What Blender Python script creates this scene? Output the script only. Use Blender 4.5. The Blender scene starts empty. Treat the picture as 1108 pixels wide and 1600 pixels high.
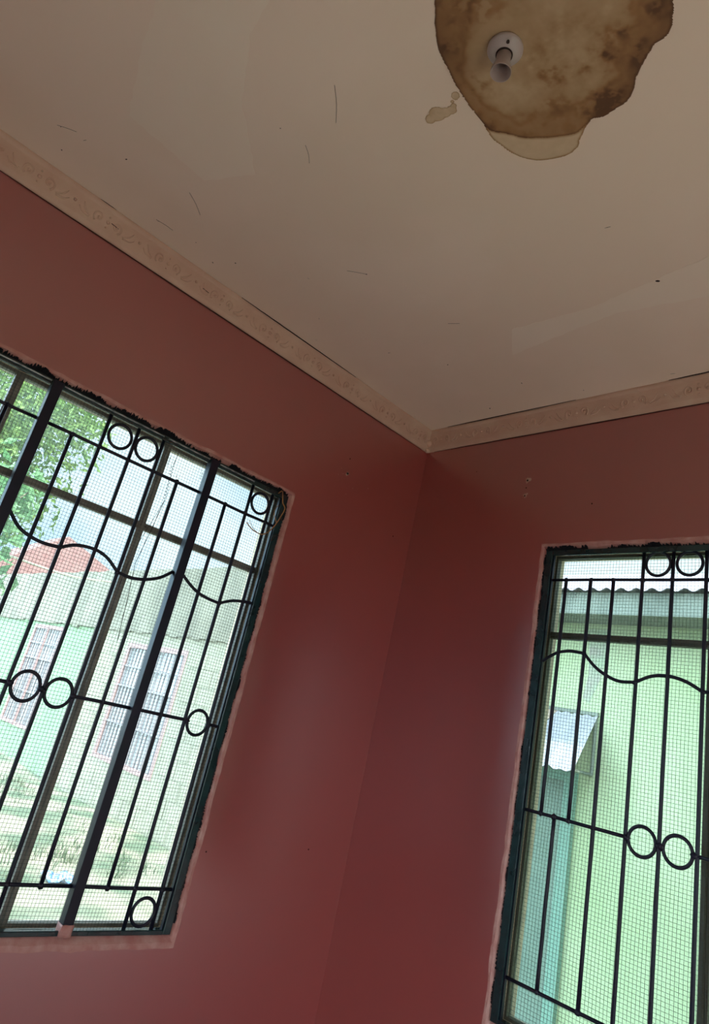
import bpy, bmesh, math, random
from mathutils import Vector, Matrix, noise as mnoise
random.seed(7)
SC = bpy.context.scene
COL = SC.collection

# ------------------------------------------------------------------ camera
CAM = Vector((2.204, -2.283, 1.5))
M = [Vector((0.68702003, 0.69386395, 0.21576907)),      # image right
     Vector((-0.11516988, 0.397167, -0.91049123)),      # image down
     Vector((-0.7174534, 0.60067561, 0.35277392))]      # forward
cd = bpy.data.cameras.new('camera')
cam = bpy.data.objects.new('camera', cd); COL.objects.link(cam)
r, u, b = M[0], -M[1], -M[2]
cam.matrix_world = Matrix(((r.x, u.x, b.x, CAM.x), (r.y, u.y, b.y, CAM.y), (r.z, u.z, b.z, CAM.z), (0, 0, 0, 1)))
cd.sensor_fit = 'VERTICAL'; cd.sensor_height = 24.0
cd.lens = 24.0 * 1054.4 / 1600
cd.shift_y = -58 / 1600.0
cd.clip_start = 0.02; cd.clip_end = 300
SC.camera = cam

# ------------------------------------------------------------------ world, sun, exposure
SKY_STRENGTH = 2.6
SUN_STRENGTH = 4.0
SC.view_settings.view_transform = 'Standard'
SC.view_settings.look = 'None'
SC.view_settings.gamma = 1.0
SC.view_settings.use_curve_mapping = False
SC.view_settings.exposure = 1.12
w = bpy.data.worlds.new('sky'); SC.world = w; w.use_nodes = True
nt = w.node_tree; nt.nodes.clear()
wo = nt.nodes.new('ShaderNodeOutputWorld'); bg = nt.nodes.new('ShaderNodeBackground')
tc = nt.nodes.new('ShaderNodeTexCoord'); nz = nt.nodes.new('ShaderNodeTexNoise'); cr = nt.nodes.new('ShaderNodeValToRGB')
nz.inputs['Scale'].default_value = 3.0; nz.inputs['Detail'].default_value = 5
cr.color_ramp.elements[0].position = .38; cr.color_ramp.elements[0].color = (.42, .70, 1.0, 1)
cr.color_ramp.elements[1].position = .58; cr.color_ramp.elements[1].color = (.80, .94, 1.0, 1)
nt.links.new(tc.outputs['Generated'], nz.inputs['Vector']); nt.links.new(nz.outputs['Fac'], cr.inputs['Fac'])
nt.links.new(cr.outputs['Color'], bg.inputs['Color'])
dp = nt.nodes.new('ShaderNodeVectorMath'); dp.operation = 'DOT_PRODUCT'; dp.inputs[1].default_value = (-.05, -.94, .34)   # bright cloud side
mrs = nt.nodes.new('ShaderNodeMapRange'); mrs.inputs[1].default_value = -.15; mrs.inputs[2].default_value = .75
mrs.inputs[3].default_value = SKY_STRENGTH * .30; mrs.inputs[4].default_value = SKY_STRENGTH * 2.2; mrs.interpolation_type = 'SMOOTHSTEP'
nt.links.new(tc.outputs['Generated'], dp.inputs[0]); nt.links.new(dp.outputs['Value'], mrs.inputs[0]); nt.links.new(mrs.outputs[0], bg.inputs['Strength'])
nt.links.new(bg.outputs['Background'], wo.inputs['Surface'])
sd = bpy.data.lights.new('sun', 'SUN'); sd.energy = SUN_STRENGTH; sd.angle = math.radians(2.5); sd.color = (1.0, .96, .88)
sun = bpy.data.objects.new('sun', sd); COL.objects.link(sun)
sdir = Vector((-1.0, 0.14, -1.30)).normalized()
sun.rotation_euler = sdir.to_track_quat('-Z', 'Y').to_euler(); sun.location = (9, -3, 12)

# ------------------------------------------------------------------ materials
def mat(name, c, rough=.6, c2=None, nscale=6, ndet=4, lo=.35, hi=.65, bump=0, bscale=60, metal=0, spec=.5, stretch=None):
    m = bpy.data.materials.new(name); m.use_nodes = True
    t = m.node_tree; p = t.nodes['Principled BSDF']
    p.inputs['Base Color'].default_value = (*c, 1); p.inputs['Roughness'].default_value = rough
    p.inputs['Metallic'].default_value = metal; p.inputs['Specular IOR Level'].default_value = spec
    co = t.nodes.new('ShaderNodeTexCoord'); src = co.outputs['Object']
    if stretch:
        mp = t.nodes.new('ShaderNodeMapping'); mp.inputs['Scale'].default_value = stretch
        t.links.new(src, mp.inputs['Vector']); src = mp.outputs['Vector']
    if c2:
        n = t.nodes.new('ShaderNodeTexNoise'); n.inputs['Scale'].default_value = nscale; n.inputs['Detail'].default_value = ndet
        r_ = t.nodes.new('ShaderNodeValToRGB')
        r_.color_ramp.elements[0].position = lo; r_.color_ramp.elements[0].color = (*c, 1)
        r_.color_ramp.elements[1].position = hi; r_.color_ramp.elements[1].color = (*c2, 1)
        t.links.new(src, n.inputs['Vector']); t.links.new(n.outputs['Fac'], r_.inputs['Fac']); t.links.new(r_.outputs['Color'], p.inputs['Base Color'])
    if bump:
        n2 = t.nodes.new('ShaderNodeTexNoise'); n2.inputs['Scale'].default_value = bscale; n2.inputs['Detail'].default_value = 3
        bp_ = t.nodes.new('ShaderNodeBump'); bp_.inputs['Strength'].default_value = bump; bp_.inputs['Distance'].default_value = .004
        t.links.new(src, n2.inputs['Vector']); t.links.new(n2.outputs['Fac'], bp_.inputs['Height']); t.links.new(bp_.outputs['Normal'], p.inputs['Normal'])
    return m

MT = {}
MT['wall'] = mat('pink_wall_paint', (.31, .042, .039), .28, (.33, .048, .044), 1.6, 3, bump=.04, bscale=9, spec=.5)
MT['wall'].node_tree.nodes['Principled BSDF'].inputs['Coat Weight'].default_value = 1.0
MT['wall'].node_tree.nodes['Principled BSDF'].inputs['IOR'].default_value = 2.1
MT['wall'].node_tree.nodes['Principled BSDF'].inputs['Coat IOR'].default_value = 1.7
MT['wall'].node_tree.nodes['Principled BSDF'].inputs['Coat Roughness'].default_value = .30
MT['reveal'] = mat('pink_reveal_paint', (.44, .17, .15), .5, (.54, .29, .25), 22, 5, bump=.7, bscale=45)
MT['jamb'] = mat('outer_plaster', (.60, .48, .33), .8, (.44, .35, .25), 14, 5, bump=.4)
MT['ceiling'] = mat('cream_ceiling_paint', (.84, .67, .54), .6, (.87, .70, .575), 1.3, 4, lo=.44, hi=.56, bump=.08, bscale=10)
MT['cornice'] = mat('cornice_paint', (.60, .37, .28), .6, (.66, .45, .34), 9, 5, bump=.35, bscale=50)
MT['floor'] = mat('pale_cement_floor', (.60, .52, .45), .5, (.54, .47, .41), 3)
MT['steel'] = mat('navy_black_gloss_paint', (.006, .008, .018), .38, (.013, .009, .022), 14, spec=.3)
MT['teal'] = mat('dark_teal_gloss_paint', (.004, .015, .019), .24, (.009, .034, .038), 11, 5, bump=.5, bscale=30, spec=.6)
MT['casement'] = mat('grey_brown_steel_paint', (.20, .18, .15), .55, (.28, .25, .21), 18)
MT['casement_shade'] = mat('shaded_steel_paint', (.075, .075, .052), .5, (.11, .11, .08), 18)  # same steel, with the right window's shade mixed into its colour
MT['mesh'] = mat('galvanised_wire', (.09, .10, .09), .6, metal=.2)
MT['black'] = mat('black_paint_smear', (.006, .006, .009), .85, spec=.2)
MT['crack'] = mat('crack_dark', (.03, .015, .012), .95)
MT['chip'] = mat('bare_plaster', (.62, .46, .38), .9, (.5, .3, .25), 60)
MT['rawl'] = mat('brown_screw_hole', (.05, .02, .015), .9)
MT['white_pl'] = mat('white_plastic', (.46, .385, .36), .4)
MT['cream_pl'] = mat('cream_bakelite', (.42, .33, .30), .35)
MT['brass'] = mat('dull_brass', (.30, .18, .08), .45, metal=.8)
MT['orange'] = mat('orange_dry_tendril', (.62, .25, .05), .6, (.30, .13, .04), 40)
MT['mint'] = mat('mint_green_wall', (.175, .28, .14), .8, (.21, .31, .175), 1.3, 5, bump=.2)
MT['cream'] = mat('cream_block_wall', (.25, .235, .165), .85, (.30, .28, .20), 2.2, 6, bump=.3, bscale=12)
MT['beam'] = mat('weathered_concrete', (.15, .138, .10), .9, (.25, .23, .17), 1.8, 7, bump=.3, bscale=14, stretch=(1, 1, .5))
MT['pinkframe'] = mat('faded_pink_steel', (.34, .20, .19), .6)
MT['whitesheet'] = mat('white_painted_steel', (.40, .39, .40), .5)
MT['bars'] = mat('greyed_pink_bars', (.25, .21, .22), .6)
MT['glass_dark'] = mat('pale_grey_glass', (.55, .58, .58), .15)  # even pale grey for the door windows
MT['greenwall'] = mat('light_green_wall', (.265, .345, .18), .8, (.315, .375, .225), 1.1, 5, bump=.15)
MT['roof'] = mat('galvanised_roof_sheet', (.24, .215, .245), .6, (.30, .275, .30), 4, metal=.1)
MT['fascia'] = mat('grey_fascia_board', (.085, .105, .085), .8, (.15, .175, .145), 5, 6, stretch=(1, 1, .3))
MT['awning'] = mat('galvanised_awning_sheet', (.20, .20, .225), .6, (.26, .26, .275), 5)
MT['rust'] = mat('rusty_patch', (.20, .13, .085), .8, (.24, .18, .14), 16)
MT['door'] = mat('grey_green_door', (.085, .14, .105), .6, (.11, .17, .13), 3)
MT['doorframe'] = mat('teal_door_frame', (.11, .22, .165), .6)
MT['redroof'] = mat('red_roof_sheet', (.15, .055, .045), .8, (.18, .085, .07), 5)
MT['ground'] = mat('grassy_dirt_ground', (.075, .105, .055), .95, (.26, .225, .16), 1.7, 9, lo=.40, hi=.60, bump=.8, bscale=6)
MT['leaf'] = mat('tree_leaf', (.12, .24, .045), .55, (.24, .36, .09), 3.5)
MT['leaf2'] = mat('broad_leaf', (.14, .32, .12), .5, (.28, .46, .22), 4)
MT['bark'] = mat('bark', (.20, .15, .10), .9, (.30, .24, .17), 12, bump=.8)
MT['grass'] = mat('grass_blades', (.055, .10, .04), .8, (.13, .155, .07), 3)
MT['cable'] = mat('cream_line', (.72, .66, .52), .6)
MT['litter'] = mat('blue_white_plastic', (.06, .17, .40), .5, (.34, .36, .40), 30, lo=.45, hi=.55)
MT['extwall'] = mat('outside_render', (.62, .60, .52), .85)

for k in ('leaf', 'leaf2', 'grass'):          # leaves let light through
    t = MT[k].node_tree; p = t.nodes['Principled BSDF']
    tr = t.nodes.new('ShaderNodeBsdfTranslucent'); mx = t.nodes.new('ShaderNodeMixShader'); mx.inputs[0].default_value = .4
    src = p.inputs['Base Color'].links[0].from_socket
    t.links.new(src, tr.inputs['Color']); out = t.nodes['Material Output']
    t.links.new(p.outputs[0], mx.inputs[1]); t.links.new(tr.outputs[0], mx.inputs[2]); t.links.new(mx.outputs[0], out.inputs['Surface'])

def glass_mat():
    m = bpy.data.materials.new('dusty_window_glass'); m.use_nodes = True
    t = m.node_tree; t.nodes.clear()
    o = t.nodes.new('ShaderNodeOutputMaterial'); a = t.nodes.new('ShaderNodeBsdfTransparent'); a.inputs[0].default_value = (.90, .925, .91, 1)
    g = t.nodes.new('ShaderNodeBsdfGlossy'); g.inputs['Roughness'].default_value = .05
    d = t.nodes.new('ShaderNodeBsdfTranslucent'); d.inputs[0].default_value = (.75, .8, .77, 1)
    fr = t.nodes.new('ShaderNodeFresnel'); fr.inputs[0].default_value = 1.3
    co = t.nodes.new('ShaderNodeTexCoord'); n = t.nodes.new('ShaderNodeTexNoise'); n.inputs['Scale'].default_value = 3; n.inputs['Detail'].default_value = 8
    mr = t.nodes.new('ShaderNodeMapRange'); mr.inputs[1].default_value = .3; mr.inputs[2].default_value = .75; mr.inputs[3].default_value = .02; mr.inputs[4].default_value = .09
    m1 = t.nodes.new('ShaderNodeMixShader'); m2 = t.nodes.new('ShaderNodeMixShader')
    t.links.new(co.outputs['Object'], n.inputs['Vector']); t.links.new(n.outputs['Fac'], mr.inputs[0]); t.links.new(mr.outputs[0], m1.inputs[0])
    t.links.new(a.outputs[0], m1.inputs[1]); t.links.new(d.outputs[0], m1.inputs[2])
    t.links.new(fr.outputs[0], m2.inputs[0]); t.links.new(m1.outputs[0], m2.inputs[1]); t.links.new(g.outputs[0], m2.inputs[2]); t.links.new(m2.outputs[0], o.inputs['Surface'])
    return m
MT['glass'] = glass_mat()

def stain_mat():      # colour from the stored distance to the stain's own outline
    m = bpy.data.materials.new('water_stain'); m.use_nodes = True
    t = m.node_tree; p = t.nodes['Principled BSDF']; p.inputs['Roughness'].default_value = .7
    a = t.nodes.new('ShaderNodeAttribute'); a.attribute_name = 'tone'; a.attribute_type = 'GEOMETRY'
    r_ = t.nodes.new('ShaderNodeValToRGB'); e = r_.color_ramp.elements
    e[0].position = 0; e[0].color = (.70, .52, .35, 1); e[1].position = 1; e[1].color = (.12, .05, .02, 1)
    x = e.new(.35); x.color = (.44, .285, .155, 1)
    x = e.new(.65); x.color = (.31, .155, .06, 1)
    t.links.new(a.outputs['Fac'], r_.inputs['Fac']); t.links.new(r_.outputs['Color'], p.inputs['Base Color'])
    return m
MT['stain'] = stain_mat()

# ------------------------------------------------------------------ helpers
def obj(name, bm, m, parent=None, smooth=False, loc=None):
    me = bpy.data.meshes.new(name); bm.to_mesh(me); bm.free()
    for mm in (m if isinstance(m, (list, tuple)) else [m]): me.materials.append(MT[mm])
    o = bpy.data.objects.new(name, me); COL.objects.link(o)
    if smooth:
        for f in me.polygons: f.use_smooth = True
    if parent: o.parent = parent
    if loc: o.location = loc
    return o
def struct(name, bm, m, label=None, **k):
    o = obj(name, bm, m, **k); o['kind'] = 'structure'; o['label'] = label or name.replace('_', ' '); return o
def tag(o, label, cat, group=None, kind=None):
    o['label'] = label; o['category'] = cat
    if group: o['group'] = group
    if kind: o['kind'] = kind
    return o
def thing(name, label, cat, loc=(0, 0, 0), group=None):
    o = bpy.data.objects.new(name, None); COL.objects.link(o); o.location = loc; o.empty_display_size = .1
    return tag(o, label, cat, group)
def local(o):      # child meshes are authored in world coordinates; move them under an Empty that is not at the origin
    o.location = -o.parent.location; return o
def box(bm, a, b_, mi=0):
    x0, y0, z0 = [min(a[i], b_[i]) for i in range(3)]; x1, y1, z1 = [max(a[i], b_[i]) for i in range(3)]
    v = [bm.verts.new(p) for p in ((x0, y0, z0), (x1, y0, z0), (x1, y1, z0), (x0, y1, z0), (x0, y0, z1), (x1, y0, z1), (x1, y1, z1), (x0, y1, z1))]
    for q in ((0, 3, 2, 1), (4, 5, 6, 7), (0, 1, 5, 4), (1, 2, 6, 5), (2, 3, 7, 6), (3, 0, 4, 7)):
        f = bm.faces.new([v[i] for i in q]); f.material_index = mi
    return bm
def bbox(a, b_): return box(bmesh.new(), a, b_)
def tube(bm, pts, rad, n=6, closed=False, caps=True, up=None, rot=0):
    pts = [Vector(p) for p in pts]; N = len(pts); rings = []
    rads = rad if isinstance(rad, (list, tuple)) else [rad] * N
    prev = None
    for i, p in enumerate(pts):
        a = pts[(i - 1) % N] if (closed or i > 0) else p
        c = pts[(i + 1) % N] if (closed or i < N - 1) else p
        t = (c - a).normalized()
        if up is not None: s = t.cross(Vector(up))
        else:
            s = prev - t * prev.dot(t) if prev is not None else t.orthogonal()
        if s.length < 1e-6: s = t.orthogonal()
        s.normalize(); prev = s; q = t.cross(s)
        rings.append([bm.verts.new(p + rads[i] * (math.cos(2 * math.pi * k / n + rot) * s + math.sin(2 * math.pi * k / n + rot) * q)) for k in range(n)])
    for i in range(N if closed else N - 1):
        A, B = rings[i], rings[(i + 1) % N]
        for k in range(n): bm.faces.new((A[k], A[(k + 1) % n], B[(k + 1) % n], B[k]))
    if caps and not closed and n > 2:
        bm.faces.new(rings[0][::-1]); bm.faces.new(rings[-1])
    return bm
def crom(P, k=6):
    P = [Vector(p) for p in P]; out = []
    for i in range(len(P) - 1):
        p0 = P[i - 1] if i else P[0] * 2 - P[1]; p1, p2 = P[i], P[i + 1]; p3 = P[i + 2] if i + 2 < len(P) else P[-1] * 2 - P[-2]
        for j in range(k):
            t = j / k
            out.append(.5 * ((2 * p1) + (p2 - p0) * t + (2 * p0 - 5 * p1 + 4 * p2 - p3) * t * t + (3 * p1 - p0 - 3 * p2 + p3) * t ** 3))
    out.append(P[-1]); return out
def lathe(bm, prof, c=(0, 0, 0), n=40):
    rings = []
    for r_, z in prof:
        rings.append([bm.verts.new((c[0] + r_ * math.cos(2 * math.pi * k / n), c[1] + r_ * math.sin(2 * math.pi * k / n), c[2] + z)) for k in range(n)] if r_ > 1e-6 else [bm.verts.new((c[0], c[1], c[2] + z))])
    for A, B in zip(rings, rings[1:]):
        for k in range(n):
            k2 = (k + 1) % n
            if len(A) == 1 and len(B) == 1: continue
            if len(A) == 1: bm.faces.new((A[0], B[k2], B[k]))
            elif len(B) == 1: bm.faces.new((A[k], A[k2], B[0]))
            else: bm.faces.new((A[k], A[k2], B[k2], B[k]))
    return bm
def blob(bm, c, r_, sub=1, jit=.25):
    g = bmesh.ops.create_icosphere(bm, subdivisions=sub, radius=r_, matrix=Matrix.Translation(c))
    for v in g['verts']: v.co = Vector(c) + (v.co - Vector(c)) * (1 + random.uniform(-jit, jit))

H = 3.0            # ceiling height
TH = .15           # wall thickness
XE, YS = 4.4, -4.7 # far ends of the room behind the camera
# window openings, outer edge at the wall face and inner edge where the grille frame sits
# local wall coords: s along the wall, z up
OPL = dict(o=(-2.435, -.728, .728, 2.373), i=(-2.412, -.752, .765, 2.348))   # left wall: s = y
OPR = dict(o=(.730, 2.485, .700, 2.375), i=(.752, 2.462, .765, 2.348))       # right wall: s = x

# ------------------------------------------------------------------ walls with window openings
def wall_open(name, side, s0, s1, OP, label):
    def P(s, z, d): return (-d, s, z) if side == 'L' else (s, d, z)     # d = depth into the wall
    bm = bmesh.new()
    so0, so1, zo0, zo1 = OP['o']; si0, si1, zi0, zi1 = OP['i']
    # wall face: ring of quads around the opening, finely divided along the opening so the plaster edge can wander
    def edge(n, a, b_): return [a + (b_ - a) * k / n for k in range(n + 1)]
    ring_o, ring_i = [], []
    N = 90
    for s in edge(N, so0, so1)[:-1]: ring_o.append((s, zo0))
    for z in edge(N, zo0, zo1)[:-1]: ring_o.append((so1, z))
    for s in edge(N, so1, so0)[:-1]: ring_o.append((s, zo1))
    for z in edge(N, zo1, zo0)[:-1]: ring_o.append((so0, z))
    for s in edge(N, si0, si1)[:-1]: ring_i.append((s, zi0))
    for z in edge(N, zi0, zi1)[:-1]: ring_i.append((si1, z))
    for s in edge(N, si1, si0)[:-1]: ring_i.append((s, zi1))
    for z in edge(N, zi1, zi0)[:-1]: ring_i.append((si0, z))
    outer = []
    for s in edge(N, s0, s1)[:-1]: outer.append((s, 0))
    for z in edge(N, 0, H)[:-1]: outer.append((s1, z))
    for s in edge(N, s1, s0)[:-1]: outer.append((s, H))
    for z in edge(N, H, 0)[:-1]: outer.append((s0, z))
    def jit(s, z, a): 
        v = mnoise.noise_vector(Vector((s * 14, z * 14, 3.3))); w_ = mnoise.noise_vector(Vector((s * 60, z * 60, 9)))
        return (s + a * v.x + a * .5 * w_.x, z + a * v.y + a * .5 * w_.y)
    R0 = [bm.verts.new(P(s, z, 0)) for s, z in outer]
    R1 = [bm.verts.new(P(*jit(s, z, .005), 0)) for s, z in ring_o]
    R2 = []
    for (a, c), (e, f_) in zip(ring_o, ring_i):
        s, z = jit(a * .55 + e * .45, c * .55 + f_ * .45, .004); R2.append(bm.verts.new(P(s, z, .001 + .004 * mnoise.noise(Vector((s * 20, z * 20, 0))))))
    R3 = [bm.verts.new(P(*jit(s, z, .002), .014)) for s, z in ring_i]
    R4 = [bm.verts.new(P(s, z, .056)) for s, z in ring_i]
    R5 = [bm.verts.new(P(s, z, TH)) for s, z in ring_i]
    R6 = [bm.verts.new(P(s, z, TH)) for s, z in outer]
    L = [R0, R1, R2, R3, R4, R5, R6]; mi = [0, 1, 1, 1, 2, 3]
    n = len(R0)
    for q, (A, B) in enumerate(zip(L, L[1:])):
        for k in range(n):
            f = bm.faces.new((A[k], A[(k + 1) % n], B[(k + 1) % n], B[k])); f.material_index = mi[q]
    # close outer rim
    for k in range(n):
        f = bm.faces.new((R6[k], R6[(k + 1) % n], R0[(k + 1) % n], R0[k])); f.material_index = 3
    bmesh.ops.recalc_face_normals(bm, faces=bm.faces)
    return struct(name, bm, ['wall', 'reveal', 'jamb', 'extwall'], label)
wl = wall_open('wall_left', 'L', YS - TH, TH, OPL, 'pink painted wall on the left, with the barred window')
wr = wall_open('wall_right', 'R', 0, XE + TH, OPR, 'pink painted wall on the right, with the second barred window')

def wall_plain(name, holes, x0, x1, z1, mk, label):
    """wall made of boxes around rectangular holes; mk(s0,s1,z0,z1) gives two corners"""
    bm = bmesh.new(); s = x0
    for (a, b_, z0, zt) in holes:
        box(bm, *mk(s, a, 0, z1)); 
        if z0 > 0: box(bm, *mk(a, b_, 0, z0))
        box(bm, *mk(a, b_, zt, z1)); s = b_
    box(bm, *mk(s, x1, 0, z1))
    return struct(name, bm, 'wall', label)
wall_plain('wall_back', [(.55, 1.55, 1.0, 2.1)], 0, XE + TH, H, lambda a, b_, c, d: ((a, YS - TH, c), (b_, YS, d)), 'pink wall behind the camera with an opening added for fill light')  # unseen opening, added to bring fill light into the room
wall_plain('wall_side', [(-2.3, -.35, 0, 2.2)], YS, 0, H, lambda a, b_, c, d: ((XE, a, c), (XE + TH, b_, d)), 'pink wall on the camera side with a wide opening added for sun bounce')  # unseen opening, added so sun reaches the floor and bounces up
struct('floor', bbox((0, YS, -.1), (XE, 0, 0)), 'floor', 'grey cement floor')
bm = bmesh.new()
box(bm, (-TH - .35, YS - TH - .35, H), (XE + TH + .35, TH + .12, H + .12))
ceil = struct('ceiling', bm, 'ceiling', 'cream painted ceiling boards with water stain')

# ceiling joint battens painted over: faint wide paint bands
def flat_poly(pts, z, m, name, parent, th=.0006, jitter=0):
    bm = bmesh.new(); P = []
    for i in range(len(pts)):
        a, b_ = Vector(pts[i]), Vector(pts[(i + 1) % len(pts)]); n = max(1, int((b_ - a).length / .012)) if jitter else 1
        for k in range(n):
            q = a.lerp(b_, k / n); w_ = mnoise.noise_vector(Vector((q.x * 40, q.y * 40, 1.7))) * jitter
            P.append((q.x + w_.x, q.y + w_.y))
    t = [bm.verts.new((x, y, z)) for x, y in P]; l = [bm.verts.new((x, y, z - th)) for x, y in P]
    bm.faces.new(t); bm.faces.new(l[::-1])
    for k in range(len(P)): bm.faces.new((t[k], l[k], l[(k + 1) % len(P)], t[(k + 1) % len(P)]))
    bmesh.ops.recalc_face_normals(bm, faces=bm.faces); bmesh.ops.triangulate(bm, faces=[f for f in bm.faces if len(f.verts) > 4])
    return obj(name, bm, m, parent)
MT['band'] = mat('paler_ceiling_brushwork', (.89, .74, .615), .6, (.87, .72, .59), 3)
flat_poly([(.78, -.444), (.871, -.588), (1.166, -.575), (1.575, -.635), (2.3, -.74), (2.3, -.40), (1.514, -.461), (1.228, -.509)], H, 'band', 'paint_band', ceil, jitter=.006)
flat_poly([(.45, -1.70), (.47, -1.977), (.72, -2.06), (1.3, -2.2), (1.3, -1.95), (.979, -1.90), (.80, -1.80), (.62, -1.62)], H, 'band', 'paint_band', ceil, jitter=.006)
# specks and fine scratches on the ceiling
bm = bmesh.new()
SP = [(.252, -2.019), (.234, -2.09), (.328, -.682), (1.412, -.6), (.823, -1.68), (.387, -1.195), (.132, -1.69), (1.389, -.886), (.14, -2.05), (.30, -1.9), (.16, -1.55), (.2, -1.4), (.12, -1.45), (.23, -1.0), (.1, -.9), (.5, -.5), (.7, -.25), (.9, -.1), (.3, -.15), (.45, -.12), (1.25, -.08), (.6, -1.1)]
for i, (x, y) in enumerate(SP):
    r_ = .006 if i == 3 else random.uniform(.0015, .0042)
    a = random.uniform(0, 3.14)
    e = random.choice((1, 1.4, 3.2)) if i != 3 else 1.2
    P = [bm.verts.new((x + r_ * (e * math.cos(t) * math.cos(a) - math.sin(t) * math.sin(a) / e), y + r_ * (e * math.cos(t) * math.sin(a) + math.sin(t) * math.cos(a) / e), H - .0008)) for t in [k * math.pi / 3.5 for k in range(7)]]
    bm.faces.new(P)
tag_o = obj('specks', bm, 'crack', ceil)
bm = bmesh.new()
for a, c in (((.132, -1.70), (.137, -1.635)), ((.30, -1.62), (.36, -1.70)), ((.97, -1.60), (1.05, -1.68)), ((.80, -1.55), (.84, -1.60)), ((.55, -1.15), (.60, -1.10)), ((.68, -.73), (.72, -.71)), ((.23, -2.10), (.26, -2.05))):
    m_ = Vector(((a[0] + c[0]) / 2 + .003, (a[1] + c[1]) / 2 + .002))
    tube(bm, crom([(a[0], a[1], H - .0005), (m_.x, m_.y, H - .0005), (c[0], c[1], H - .0005)], 3), .0005, 4)
obj('scratch', bm, 'rawl', ceil)

# ------------------------------------------------------------------ water stain on the ceiling
OUT = [(1.388, -1.688), (1.337, -1.62), (1.31, -1.542), (1.296, -1.458), (1.297, -1.378), (1.290, -1.325), (1.306, -1.258), (1.332, -1.215), (1.368, -1.188), (1.416, -1.172), (1.452, -1.180), (1.475, -1.205), (1.518, -1.231), (1.548, -1.224), (1.59, -1.229), (1.622, -1.243), (1.655, -1.283), (1.708, -1.325), (1.750, -1.338), (1.778, -1.394), (1.80, -1.50), (1.76, -1.66), (1.70, -1.80), (1.58, -1.88), (1.48, -1.84), (1.42, -1.77)]
MAIN = [(1.388, -1.688), (1.337, -1.62), (1.31, -1.542), (1.296, -1.458), (1.297, -1.378), (1.302, -1.345), (1.328, -1.318), (1.36, -1.28), (1.41, -1.246), (1.455, -1.222), (1.485, -1.222), (1.518, -1.231)] + OUT[13:]
def dist_poly(x, y, P):
    best = 9; ins = False
    for i in range(len(P)):
        ax, ay = P[i]; bx, by = P[(i + 1) % len(P)]
        dx, dy = bx - ax, by - ay; t = max(0, min(1, ((x - ax) * dx + (y - ay) * dy) / (dx * dx + dy * dy)))
        best = min(best, math.hypot(x - ax - t * dx, y - ay - t * dy))
        if (ay > y) != (by > y) and x < (bx - ax) * (y - ay) / (by - ay) + ax: ins = not ins
    return best if ins else -best
SM = lambda P, k=5: [(v.x, v.y) for v in crom([(x, y, 0) for x, y in P] + [(P[0][0], P[0][1], 0)], k)[:-1]]
OUTS, MAINS = SM(OUT, 4), SM(MAIN, 4)
def sstep(a, b_, x): t = max(0, min(1, (x - a) / (b_ - a))); return t * t * (3 - 2 * t)
def stain_patch(name, x0, x1, y0, y1, step, fn):
    nx, ny = int((x1 - x0) / step), int((y1 - y0) / step)
    V = {}; tone = []; verts = []; faces = []
    def vid(i, j):
        if (i, j) not in V:
            x, y = x0 + i * step, y0 + j * step; V[(i, j)] = len(verts); verts.append((x, y, H - .0009)); tone.append(fn(x, y)[1])
        return V[(i, j)]
    for i in range(nx):
        for j in range(ny):
            if fn(x0 + (i + .5) * step, y0 + (j + .5) * step)[0] > 0:
                faces.append((vid(i, j), vid(i, j + 1), vid(i + 1, j + 1), vid(i + 1, j)))
    me = bpy.data.meshes.new(name); me.from_pydata(verts, [], faces)
    at = me.attributes.new('tone', 'FLOAT', 'POINT')
    for k, t in enumerate(tone): at.data[k].value = t
    me.materials.append(MT['stain']); o = bpy.data.objects.new(name, me); COL.objects.link(o); o.parent = ceil
    return o
def fn_main(x, y):
    w1 = mnoise.fractal(Vector((x * 9, y * 9, .5)), 1.0, 2.0, 4) ; w2 = mnoise.fractal(Vector((x * 45, y * 45, 2.5)), 1.0, 2.0, 3)
    X, Y = x + .004 * w1 + .0015 * w2, y + .004 * mnoise.fractal(Vector((x * 9, y * 9, 7.5)), 1, 2, 4) + .0015 * w2
    do = dist_poly(X, Y, OUTS); 
    if do < -.01: return (-1, 0)
    dm = dist_poly(X, Y, MAINS)
    t = .10 + .05 * w2
    t += .55 * math.exp(-(do / .0036) ** 2)                        # fine outer tide line
    if dm > 0:
        band = 1 - sstep(.004, .10 + .05 * w1, dm)
        t = .36 + .10 * w1 + .05 * w2 + .26 * band + .30 * math.exp(-(dm / .004) ** 2)
        t += .20 * sstep(1.48, 1.6, x) * math.exp(-(dm / (.06 + .03 * w1)) ** 2) + .12 * sstep(-1.4, -1.6, y) * sstep(1.45, 1.36, x)
        t += .16 * math.exp(-((dm - .055 - .05 * w1) / .012) ** 2)
        # rusty blotch by the lamp holder's right and dark streaks to the right
        t += .20 * sstep(.1, .6, w1) * sstep(.0, .5, w2 + .3)
        c = math.hypot((x - 1.56) / .07, (y + 1.42) / .06); t += .12 * math.exp(-(c - 1) ** 2 * 6) * (1 + w2)
        c = math.hypot((x - 1.27 * 1) / .1, (y + 1.6) / .1); t += .10 * math.exp(-c * c)
        for (px, py, q) in ((1.60, -1.36, .5), (1.505, -1.40, .45), (1.56, -1.27, .4), (1.34, -1.47, .5)):
            c = math.hypot(x - px, y - py); t += q * max(0, w2) * math.exp(-(c / .035) ** 2)
    else:
        t += .35 * math.exp(-(dm / .004) ** 2)
    return (do, max(0, min(1, t)))
st = stain_patch('water_stain', 1.26, 1.83, -1.91, -1.15, .0022, fn_main)
st['label'] = 'brown water stain around the lamp holder'
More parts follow.
